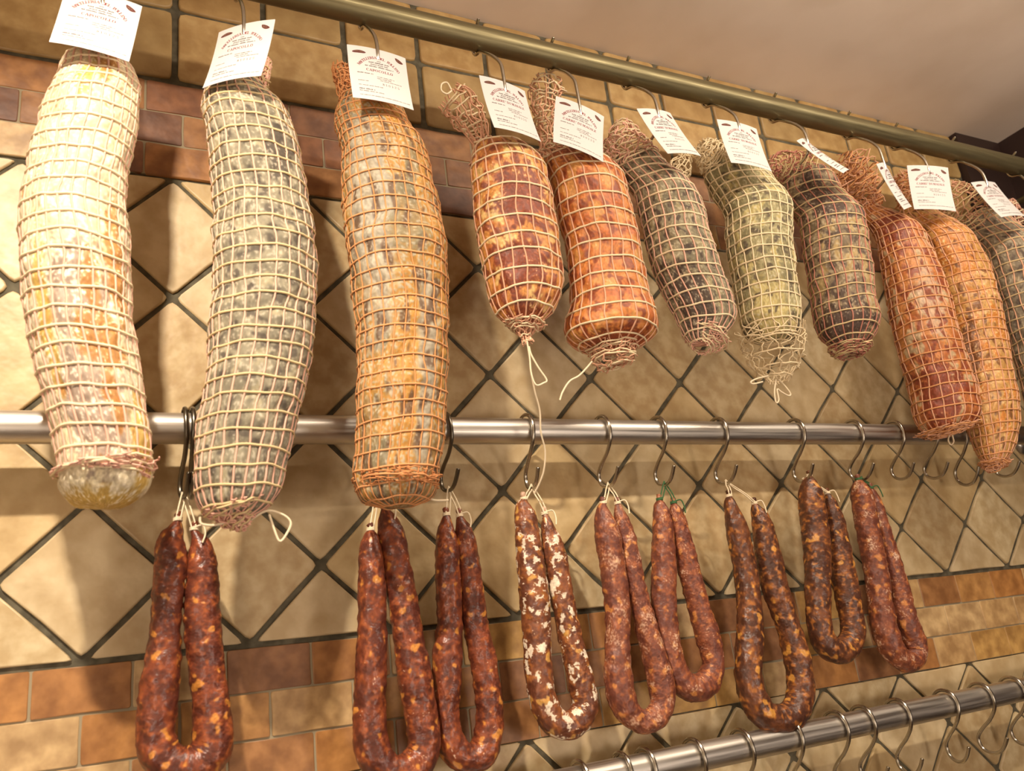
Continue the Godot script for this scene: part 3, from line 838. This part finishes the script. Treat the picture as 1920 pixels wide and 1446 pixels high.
func blot(b: Buf, cx: float, cy: float, rx: float, ry: float, turn: float, col: Color, bent: float) -> void:
	var n := 18
	var k := b.v.size()
	var mid := bend(Vector3(cx, cy, 0.00024))
	b.vert(mid, Vector3(0, 0, 1), Vector2.ZERO, col)
	for i in n:
		var a := TAU * i / n
		var p := Vector2(cos(a) * rx * (1.0 + 0.08 * sin(3.0 * a)), sin(a) * ry + bent * cos(a) * cos(a) * rx).rotated(turn)
		b.vert(bend(Vector3(cx + p.x, cy + p.y, 0.00024)), Vector3(0, 0, 1), Vector2.ZERO, col)
	for i in n: b.ix.append_array([k, k + 1 + (i + 1) % n, k + 1 + i])

func print_mesh(product: String) -> ArrayMesh:
	var b := Buf.new()
	b.coloured = true
	var red := Color8(128, 48, 54).srgb_to_linear()
	var grey := Color8(78, 66, 66).srgb_to_linear()
	var pale := Color8(104, 92, 90).srgb_to_linear()
	var brown := Color8(92, 44, 40).srgb_to_linear()
	var tan := Color8(112, 78, 56).srgb_to_linear()
	blot(b, -0.0215, 0.0318, 0.0075, 0.0021, 0.05, brown, -0.16)
	blot(b, -0.0215, 0.0322, 0.0050, 0.0009, 0.05, tan, -0.16)
	blot(b, 0.0245, 0.0305, 0.0052, 0.0024, -0.5, brown, 0.1)
	blot(b, 0.0240, 0.0308, 0.0030, 0.0012, -0.5, tan, 0.0)
	var words := "MACELLERIA DEL POLLINO"
	for i in words.length():
		if words[i] == " ": continue
		var a := lerpf(1.02, -1.02, i / (words.length() - 1.0))
		var at := Transform2D(a * 0.85, Vector2(sin(-a) * 0.0262, 0.0005 + 0.0262 * cos(a)))
		letters(b, words[i], 0.0034, at, red, true)
	fine_print(b, -0.002, 0.0212, 0.004, 0.0012, grey, 3)
	fine_print(b, -0.0115, 0.0180, 0.023, 0.0018, grey, 4)
	fine_print(b, -0.0100, 0.0152, 0.020, 0.0015, grey, 5)
	fine_print(b, -0.0160, 0.0122, 0.032, 0.0017, grey, 6)
	letters(b, product, 0.0034, Transform2D(0.0, Vector2(0.0, 0.0072)), red, true)
	fine_print(b, -0.0255, 0.0006, 0.0175, 0.0016, grey, 7)
	fine_print(b, -0.0040, -0.0022, 0.0200, 0.0013, pale, 8)
	fine_print(b, -0.0040, -0.0048, 0.0160, 0.0013, pale, 9)
	fine_print(b, -0.0010, -0.0073, 0.0250, 0.0012, pale, 10)
	fine_print(b, -0.0255, -0.0112, 0.0110, 0.0013, pale, 11)
	letters(b, "8 1 0 1 2 5", 0.0030, Transform2D(0.0, Vector2(0.011, -0.0120)), grey)
	fine_print(b, -0.0255, -0.0180, 0.0265, 0.0014, pale, 12)
	fine_print(b, -0.0255, -0.0242, 0.0170, 0.0020, grey, 13)
	fine_print(b, -0.0255, -0.0272, 0.0260, 0.0014, pale, 14)
	fine_print(b, -0.0255, -0.0335, 0.0560, 0.0013, pale, 15)
	return b.mesh()

# ---------------------------------------------------------------- scene
func _ready() -> void:
	# camera
	var cam := Camera3D.new()
	cam.name = "camera"
	var ax := CAMERA_AXES
	cam.transform = Transform3D(Basis(Vector3(ax[0][0], ax[0][1], ax[0][2]), Vector3(ax[1][0], ax[1][1], ax[1][2]), Vector3(ax[2][0], ax[2][1], ax[2][2])), Vector3(ax[3][0], ax[3][1], ax[3][2]))
	cam.fov = 49.843
	cam.near = 0.02
	var glass := CameraAttributesPhysical.new()
	glass.frustum_focal_length = 25.83
	glass.frustum_focus_distance = 1.05
	glass.frustum_near = 0.02
	glass.exposure_aperture = 7.0
	cam.attributes = glass
	add_child(cam)
	cam.current = true
	# surroundings and exposure: a closed shop, lit by unseen and added lamps
	var env := Environment.new()
	env.background_mode = Environment.BG_COLOR
	env.background_color = Color(0.02, 0.016, 0.012)
	env.tonemap_mode = Environment.TONE_MAPPER_LINEAR
	env.tonemap_exposure = 1.0
	env.sdfgi_enabled = true
	env.ssao_enabled = true
	env.ssil_enabled = true
	var we := WorldEnvironment.new()
	we.name = "surroundings"
	we.environment = env
	add_child(we)
	build_lamps()
	build_wall()
	build_steel()
	build_meats()
	build_sausages()
	build_tags()

func build_lamps() -> void:
	# unseen spotlight, out of view in the ceiling to the left: throws the hard shadows of the long meats
	for e in [[-0.15, KEY, "unseen ceiling spotlight, out of view, lighting the long cream meat"]]:
		var at := Vector3(e[0], 0.835, 0.7)
		var o := thing("unseen_ceiling_spotlight", e[2], "lamp", Vector3(at.x, CEILING, at.z))
		var b := Buf.new()
		var ring := PackedVector3Array()
		for i in 32: ring.append(Vector3(0.042 * cos(TAU * i / 32), -0.002, 0.042 * sin(TAU * i / 32)))
		tube(b, ring, 0.006, 10, true)
		obj("ring", b.mesh(), plain([190, 186, 178], 0.3, 1.0), o)
		var g := SphereMesh.new()
		g.radius = 0.024
		g.height = 0.02
		var glow := plain([255, 236, 200], 0.4)
		glow.emission_enabled = true
		glow.emission = KEY_COLOUR
		glow.emission_energy_multiplier = 4.0
		var bulb := obj("bulb", g, glow, o)
		bulb.position = Vector3(0, -0.004, 0)
		var s := SpotLight3D.new()
		s.name = "beam"
		s.light_color = KEY_COLOUR
		s.light_energy = e[1]
		s.spot_angle = 43.0
		s.spot_angle_attenuation = 1.0
		s.spot_range = 6.0
		s.spot_attenuation = 2.0
		s.light_size = 0.022
		s.shadow_enabled = true
		o.add_child(s)
		s.position = at - o.position
		s.look_at_from_position(at, Vector3(at.x + 0.25, -0.1, 0.0), Vector3.UP)
	# unseen light strip, out of view along the ceiling to the right: blurs the shadows of upright things, not those of the rails
	var strip := thing("unseen_light_strip", "unseen light strip, out of view on the ceiling, lighting the tiled wall", "lamp", Vector3(0.92, CEILING, 0.7))
	obj("housing", slab(Vector3(-0.62, -0.014, -0.03), Vector3(0.62, 0.0, 0.03)), plain([225, 222, 214], 0.5), strip)
	var tube_glow := plain([255, 246, 230], 0.5)
	tube_glow.emission_enabled = true
	tube_glow.emission = KEY_COLOUR
	tube_glow.emission_energy_multiplier = 4.0
	var lamp_tube := Buf.new()
	tube(lamp_tube, PackedVector3Array([Vector3(-0.6, -0.02, 0), Vector3(0.6, -0.02, 0)]), 0.012, 16)
	obj("tube", lamp_tube.mesh(), tube_glow, strip)
	var line := AreaLight3D.new()
	line.name = "strip_light"
	line.area_size = Vector2(1.2, 0.024)
	line.light_color = KEY_COLOUR
	line.light_energy = STRIP
	line.area_range = 8.0
	line.shadow_enabled = true
	strip.add_child(line)
	line.look_at_from_position(Vector3(0.92, CEILING - 0.036, 0.68), Vector3(0.92, 0.0, 0.0), Vector3.UP)
	# added counter and globe lamps behind the viewer: soft fill on wall and ceiling
	var counter := thing("added_counter", "added counter with a white top, bouncing light to wall and ceiling", "counter", Vector3(0.1, FLOOR, 1.55))
	obj("body", slab(Vector3(-1.3, 0, -0.28), Vector3(1.3, 0.96, 0.28)), plain([150, 112, 78], 0.5), counter)
	obj("worktop", slab(Vector3(-1.34, 0.96, -0.32), Vector3(1.34, 1.0, 0.32)), plain([232, 228, 218], 0.4), counter)
	for e in [[-0.7, "added fill globe on the counter end near the cream wall"], [1.0, "added fill globe on the counter end near the dark wall"]]:
		var q := thing("added_fill_globe", e[1], "lamp", Vector3(e[0], FLOOR + 1.0, 1.5), "added fill globes on the counter")
		var f := Buf.new()
		tube(f, PackedVector3Array([Vector3(0, 0.0015, 0), Vector3(0, 0.02, 0)]), 0.07, 24)
		tube(f, PackedVector3Array([Vector3(0, 0.01, 0), Vector3(0, 0.16, 0)]), 0.012, 14)
		obj("stand", f.mesh(), plain([120, 112, 100], 0.4, 1.0), q)
		var ball := SphereMesh.new()
		ball.radius = 0.16
		ball.height = 0.32
		var lit := plain([255, 246, 230], 0.5)
		lit.emission_enabled = true
		lit.emission = FILL_COLOUR
		lit.emission_energy_multiplier = 2.0
		var gl := obj("globe", ball, lit, q)
		gl.position = Vector3(0, 0.31, 0)
		var l := OmniLight3D.new()
		l.name = "fill_light"
		l.light_color = FILL_COLOUR
		l.light_energy = FILL
		l.omni_range = 8.0
		l.omni_attenuation = 2.0
		l.light_size = 0.15
		l.shadow_enabled = true
		q.add_child(l)
		l.position = Vector3(0, 0.31, 0)

func build_steel() -> void:
	var steel := plain([200, 194, 185], 0.3, 1.0)
	steel.roughness_texture = mottle(21, 50, [150, 150, 150], [255, 255, 255], 256, 3)
	steel.roughness = 0.52
	steel.uv1_triplanar = true
	steel.uv1_world_triplanar = true
	steel.uv1_scale = Vector3(0.8, 40, 40)
	var aged := plain([116, 107, 78], 0.36, 0.75)
	aged.roughness_texture = steel.roughness_texture
	aged.roughness = 0.55
	aged.uv1_triplanar = true
	aged.uv1_world_triplanar = true
	aged.uv1_scale = Vector3(2, 60, 60)
	rail(TOP_RAIL, 0.0158, -1.2, RIGHT, aged, "dull olive steel rail just under the ceiling carrying the netted meats", [-0.8, 1.62])
	rail(MID_RAIL, 0.0152, -1.2, RIGHT, steel, "brushed steel rail behind the long meats carrying the horseshoe sausages", [-0.8, 1.45])
	rail(LOW_RAIL, 0.0152, -1.2, RIGHT, steel, "brushed steel rail below the sausages with only empty hooks", [-0.8, 1.45])
	var wire := plain([186, 180, 168], 0.22, 1.0)
	var worn := plain([120, 114, 102], 0.3, 1.0)
	var names := ["mottled cream", "grey", "orange and grey", "short red and amber", "bright orange red", "slim grey", "grey green", "short brown grey", "long red", "long amber", "grey end", "last"]
	for i in 12:
		var h: Array = TOP_HOOKS[i]
		var dz: float = h[2] - TOP_RAIL.z
		var dy: float = h[1] - TOP_RAIL.y
		var prof := [[0.007, 0.0245, 0], [-0.002, 0.0196, 0], [-0.0132, 0.0138, 0], [-0.0184, 0, 0], [-0.0135, -0.0132, 0], [0.0, -0.0195, 0], [dz * 0.36, -0.030, 0.1], [dz * 0.7, -0.042, 0.4], [dz * 0.92, -0.054, 0.8], [dz, -0.066, 1], [dz, minf(dy, -0.072), 1], [dz - 0.006, dy - 0.014, 1], [dz - 0.022, dy - 0.02, 1]]
		var rows := []
		var lean: float = [0.0, -0.002, -0.004, -0.01, -0.006, -0.008, -0.008, -0.006, -0.006, -0.006, -0.006, -0.006][i]
		for q in prof: rows.append([lean * (1.0 - q[2]), q[1], q[0]])
		var b := Buf.new()
		tube(b, smooth(rows, 70), 0.0021, 10)
		var o := obj("meat_hook", b.mesh(), wire)
		o.position = Vector3(h[0], TOP_RAIL.y, TOP_RAIL.z)
		tag(o, ("bent hook on the top rail through the %s meat's tag" % names[i]) if i < 11 else "bent steel hook holding the last meat by the dark wall", "hook", "hooks on the top rail")
	var holds := ["long sausage under the cream and grey meats", "sausage under the orange and grey meat", "sausage beside the orange and grey meat", "white mouldy sausage", "dusty purple red sausage", "slim green tied sausage", "wide loose amber sausage", "short dark sausage with white string", "last sausage tied with green"]
	for i in RAIL_HOOKS.size():
		var stretch: float = 1.0 if i != 11 else 1.22
		var o := obj("meat_hook", hook_mesh(S_HOOK, [0.1, 0, 0.12, -0.1, 0.06, 0.0, 0.05, -0.08, 0.1, 0.0, 0.06, 0.02, 0.1][i], 0.0023, stretch), worn if i < 3 else wire)
		o.position = Vector3(RAIL_HOOKS[i], MID_RAIL.y, MID_RAIL.z)
		if i < 9: tag(o, "middle rail S hook holding the %s" % holds[i], "hook", "hooks holding sausages on the middle rail")
		elif i == 11: tag(o, "longer empty steel S hook on the middle rail", "hook", "empty hooks on the middle rail")
		else: tag(o, "empty short steel S hook on the middle rail", "hook", "empty hooks on the middle rail")
	var second := obj("meat_hook", hook_mesh(S_HOOK, -0.05, 0.0023), worn)
	second.position = Vector3(RAIL_HOOKS[0] + 0.007, MID_RAIL.y, MID_RAIL.z)
	tag(second, "empty steel S hook hard against the hook of the first sausage", "hook", "empty hooks on the middle rail")
	for i in LOW_HOOKS.size():
		var turn: float = [0.0, 0.2, -0.1, 0.1, 0.15, -0.1, 0.0, 0.1, -0.05, -0.2, 0.1, 0.0][i]
		var o := obj("meat_hook", hook_mesh(S_HOOK, turn, 0.0023, 1.05), wire)
		o.position = Vector3(LOW_HOOKS[i], LOW_RAIL.y, LOW_RAIL.z)
		tag(o, "empty steel S hook hanging on the lowest rail", "hook", "empty hooks on the lowest rail")

func build_meats() -> void:
	M.string = plain([226, 208, 176], 0.8)
	var cream := plain([228, 208, 170], 0.8)
	var straw := plain([206, 182, 136], 0.8)
	var pink := plain([222, 172, 150], 0.8)
	var rose := plain([186, 122, 104], 0.8)
	var stained := plain([210, 150, 98], 0.75)
	var stained2 := plain([204, 138, 84], 0.75)
	var salmon := plain([214, 162, 130], 0.8)
	var grey_pal := [[122, 114, 92], [160, 150, 122], [184, 172, 134], [66, 56, 46], [196, 188, 166]]
	var specs := [
		{name = "cured_pork_neck", label = "long pale cream cured pork neck with brown patches in a net", strands = 26, rings = 30, net = [0.09, 0.9], pinch = 0.0013, cord = pink, band = cream, wire = 0.0013, frayed = 0.32, end_bands = 3, rough = 0.6, stretch = 1.4,
			pal = [[206, 192, 156], [192, 178, 148], [212, 198, 164], [172, 118, 56], [220, 211, 190], [194, 158, 76], [152, 132, 116]], th = [0.25, 0.7, 0.36],
			spots = [[0.3, 0.06, 0.4, 0.04, 6], [0.35, 0.09, 0.25, 0.05, 3], [0.2, 0.14, 0.14, 0.06, 3], [-0.2, 0.17, 0.2, 0.05, 5], [0.0, 0.62, 0.7, 0.09, 6], [-0.1, 0.8, 0.7, 0.1, 6], [0.8, 0.56, 0.25, 0.12, 3], [0.2, 0.58, 0.2, 0.05, 3], [0.0, 0.68, 0.22, 0.05, 3], [0.45, 0.68, 0.25, 0.06, 3], [0.3, 0.78, 0.18, 0.05, 3], [-0.75, 0.64, 0.16, 0.14, 5], [0.9, 0.86, 0.3, 0.08, 5], [0.0, 0.975, 4.0, 0.035, 5]]},
		{name = "cured_pork_neck", label = "long ash grey mould covered cured pork neck in a net", strands = 24, rings = 33, net = [0.0, 0.97], pinch = 0.0014, cord = pink, band = straw, wire = 0.0012, frayed = 0.32, rough = 0.8, stretch = 1.0,
			pal = [[116, 109, 90], [136, 128, 106], [156, 146, 116], [78, 69, 58], [162, 155, 137]], th = [0.34, 0.36, 0.3], spots = [[0.3, 0.3, 0.3, 0.06, 3]]},
		{name = "cured_pork_neck", label = "long cured pork neck streaked orange and grey in an orange stained net", strands = 26, rings = 35, net = [0.0, 0.97], pinch = 0.0012, cord = stained2, band = stained, wire = 0.00095, frayed = 0.32, end_bands = 1, rough = 0.6, stretch = 2.6,
			pal = [[118, 108, 80], [146, 116, 68], [176, 124, 46], [88, 62, 40], [156, 148, 130]], th = [0.16, 0.34, 0.18],
			spots = [[0.0, 0.12, 0.7, 0.12, 2], [-0.8, 0.4, 0.5, 0.25, 4], [-0.1, 0.72, 0.4, 0.22, 2], [0.6, 0.5, 0.3, 0.3, 2], [0.3, 0.7, 0.25, 0.2, 4]]},
		{name = "cured_pork_loin", label = "short plump cured pork loin, red brown and amber, a long string below", strands = 18, rings = 15, net = [0.0, 0.98], pinch = 0.0011, cord = salmon, band = cream, wire = 0.0012, frayed = 0.35, rough = 0.52, stretch = 1.0,
			pal = [[164, 98, 50], [188, 128, 64], [204, 170, 108], [120, 54, 30], [196, 164, 128]], th = [0.24, 0.2, 0.62], spots = [[-0.2, 0.45, 0.7, 0.12, 3], [-0.5, 0.72, 0.7, 0.1, 3], [0.2, 0.12, 0.5, 0.16, 2], [-0.4, 0.95, 1.2, 0.08, 3]]},
		{name = "cured_pork_loin", label = "bright orange red cured pork loin flaring out at its lower end", strands = 20, rings = 17, net = [0.0, 0.98], pinch = 0.0011, cord = salmon, band = cream, wire = 0.0012, frayed = 0.6, rough = 0.52, stretch = 1.0,
			pal = [[174, 96, 46], [190, 118, 56], [194, 138, 74], [128, 58, 30], [190, 156, 124]], th = [0.26, 0.26, 0.66], spots = [[-0.6, 0.08, 1.0, 0.12, 3], [-0.4, 0.93, 1.5, 0.08, 3]]},
		{name = "cured_pork_loin", label = "slim grey cured pork loin, a net veil gathered above its left shoulder", strands = 20, rings = 20, net = [0.0, 0.98], pinch = 0.0011, cord = pink, band = cream, wire = 0.0012, frayed = 0.32, rough = 0.8, stretch = 1.0,
			pal = [[116, 108, 86], [138, 128, 102], [152, 140, 104], [78, 64, 54], [160, 150, 128]], th = [0.3, 0.34, 0.34], spots = [[-0.9, 0.8, 0.6, 0.16, 3]]},
		{name = "cured_pork_loin", label = "grey green cured pork loin with loose net and loops hanging below it", strands = 20, rings = 22, net = [0.0, 1.0], pinch = 0.0011, cord = cream, band = cream, wire = 0.0012, frayed = 0.32, rough = 0.8, stretch = 1.0,
			pal = [[128, 120, 86], [152, 143, 104], [184, 168, 110], [86, 74, 58], [170, 162, 136]], th = [0.24, 0.38, 0.34], spots = [[-0.7, 0.82, 0.6, 0.12, 2]]},
		{name = "cured_pork_loin", label = "short brown grey cured pork loin with red cords, blunt at the bottom", strands = 20, rings = 20, net = [0.0, 0.98], pinch = 0.0009, cord = rose, band = straw, wire = 0.0011, frayed = 0.32, rough = 0.7, stretch = 1.0,
			pal = [[116, 100, 76], [138, 120, 92], [170, 144, 94], [74, 56, 46], [154, 142, 120]], th = [0.26, 0.28, 0.36], spots = [[-0.8, 0.3, 0.6, 0.12, 3], [-0.9, 0.86, 1.4, 0.08, 3]]},
		{name = "cured_pork_loin", label = "long red and orange cured pork loin ending right at the steel rail", strands = 20, rings = 27, net = [0.0, 0.98], pinch = 0.0010, cord = salmon, band = stained, wire = 0.0011, frayed = 0.8, rough = 0.52, stretch = 1.2,
			pal = [[166, 96, 50], [184, 120, 64], [176, 154, 120], [126, 56, 32], [182, 152, 124]], th = [0.3, 0.2, 0.6], spots = [[-1.0, 0.2, 0.8, 0.08, 3], [-1.0, 0.8, 0.7, 0.12, 3], [-0.5, 0.5, 0.4, 0.14, 4]]},
		{name = "cured_pork_loin", label = "long golden amber cured pork loin partly behind the red one", strands = 20, rings = 31, net = [0.0, 0.98], pinch = 0.0011, cord = salmon, band = stained, wire = 0.0011, frayed = 0.6, rough = 0.45, stretch = 1.1,
			pal = [[184, 138, 76], [194, 152, 92], [190, 120, 52], [116, 74, 44], [200, 176, 132]], th = [0.2, 0.36, 0.45], spots = [[-0.9, 0.28, 0.7, 0.1, 2], [-1.2, 0.6, 0.3, 0.08, 3]]},
		{name = "cured_pork_loin", label = "grey cured pork loin beside the golden amber one", strands = 20, rings = 26, net = [0.0, 0.98], pinch = 0.0011, cord = salmon, band = straw, wire = 0.0012, frayed = 0.32, rough = 0.8, stretch = 1.0,
			pal = [[118, 106, 88], [138, 126, 104], [146, 130, 102], [84, 70, 60], [160, 148, 128]], th = [0.3, 0.3, 0.32], spots = []},
		{name = "cured_pork_loin", label = "last cured pork loin on the rail, only its pink net knot showing", strands = 20, rings = 18, net = [0.0, 0.98], pinch = 0.0011, cord = pink, band = cream, wire = 0.0012, frayed = 0.32, rough = 0.8, stretch = 1.0,
			pal = [[126, 108, 80], [156, 130, 96], [170, 134, 90], [80, 60, 46], [176, 162, 138]], th = [0.3, 0.3, 0.4], spots = []}]
	for i in specs.size():
		specs[i].group = "netted cured meats on the top rail"
		netted_meat(i, specs[i])

func build_sausages() -> void:
	var green := plain([54, 92, 52], 0.8)
	var dark_red := [[86, 42, 30], [124, 62, 38], [162, 88, 44], [200, 136, 60]]
	var brown_red := [[94, 52, 34], [128, 74, 44], [162, 100, 50], [202, 154, 78]]
	var purple := [[104, 56, 42], [136, 76, 50], [164, 94, 52], [196, 130, 68]]
	var dark_brown := [[76, 44, 30], [112, 66, 40], [164, 102, 48], [206, 148, 68]]
	# palette, mould (threshold, grouping, softness, strength), roughness, string, distance from the wall, label
	var list := [
		[dark_red, [0.5, 0.1, 0.14, 0.7, 0.5, 0.3, 0.6], 0.36, M.string, 0.052, "long dark red sausage hanging between the cream and the grey meat"],
		[dark_red, [0.46, 0.35, 0.14, 0.75, 0.5, 0.3, 0.6], 0.36, M.string, 0.058, "dark red sausage hanging below the orange streaked meat"],
		[dark_red, [0.46, 0.3, 0.14, 0.7, 0.5, 0.3, 0.6], 0.36, M.string, 0.046, "narrow dark red sausage touching the one below the orange streaked meat"],
		[brown_red, [0.24, 0.1, 0.05, 0.95, 0.12, 1.0, 0.8], 0.42, M.string, 0.052, "sausage with bold white mould blotches and loose white string"],
		[purple, [0.12, 0.6, 0.5, 0.5, 0.5, 0.3, 0.6], 0.5, M.string, 0.054, "purple red sausage with a dusty grey bloom beside the white blotched one"],
		[purple, [0.3, 0.5, 0.3, 0.55, 0.5, 0.3, 0.65], 0.46, green, 0.048, "slim red sausage tied with green string, partly behind the dusty one"],
		[dark_brown, [0.6, 0.1, 0.1, 0.5, 0.5, 0.3, 1.0], 0.38, M.string, 0.052, "big wide open sausage, dark brown with amber fat pieces"],
		[dark_brown, [0.6, 0.1, 0.1, 0.5, 0.5, 0.3, 1.0], 0.4, M.string, 0.052, "short dark brown sausage with white string near its tips"],
		[purple, [0.22, 0.6, 0.3, 0.6, 0.5, 0.3, 0.65], 0.44, green, 0.052, "last sausage, frosted with white near its green tied top"]]
	for i in list.size():
		var e: Array = list[i]
		sausage(i, e[5], sausage_material(1200 + i * 10, e[0], e[1], e[2]), e[3], e[4])

func build_tags() -> void:
	var paper := plain([206, 202, 199], 0.8)
	var ink := plain([255, 255, 255], 0.8)
	ink.vertex_color_use_as_albedo = true
	var sheet := sheet_mesh()
	var prints := [print_mesh("CAPOCOLLO"), print_mesh("CARRE' DI MAIALE")]
	var whose := ["long cream meat", "long ash grey meat, turned aside", "long orange streaked meat", "short red amber meat", "orange red flaring meat", "slim grey meat", "grey green meat", "short brown grey meat, seen edge on", "long red meat, turned aside", "golden amber meat", "grey meat beside the golden one"]
	for i in TAGS.size():
		var t: Array = TAGS[i]
		var c := Vector3(t[0][0], t[0][1], t[0][2])
		var x := Vector3(t[1][0], t[1][1], t[1][2]).normalized()
		var y := Vector3(t[2][0], t[2][1], t[2][2])
		y = (y - x * y.dot(x)).normalized()
		var o := thing("paper_tag", "white printed paper tag on the %s" % whose[i], "tag", c, "paper tags on the top hooks")
		o.basis = Basis(x, y, x.cross(y))
		obj("sheet", sheet, paper, o)
		obj("print", prints[0 if i < 3 else 1], ink, o)
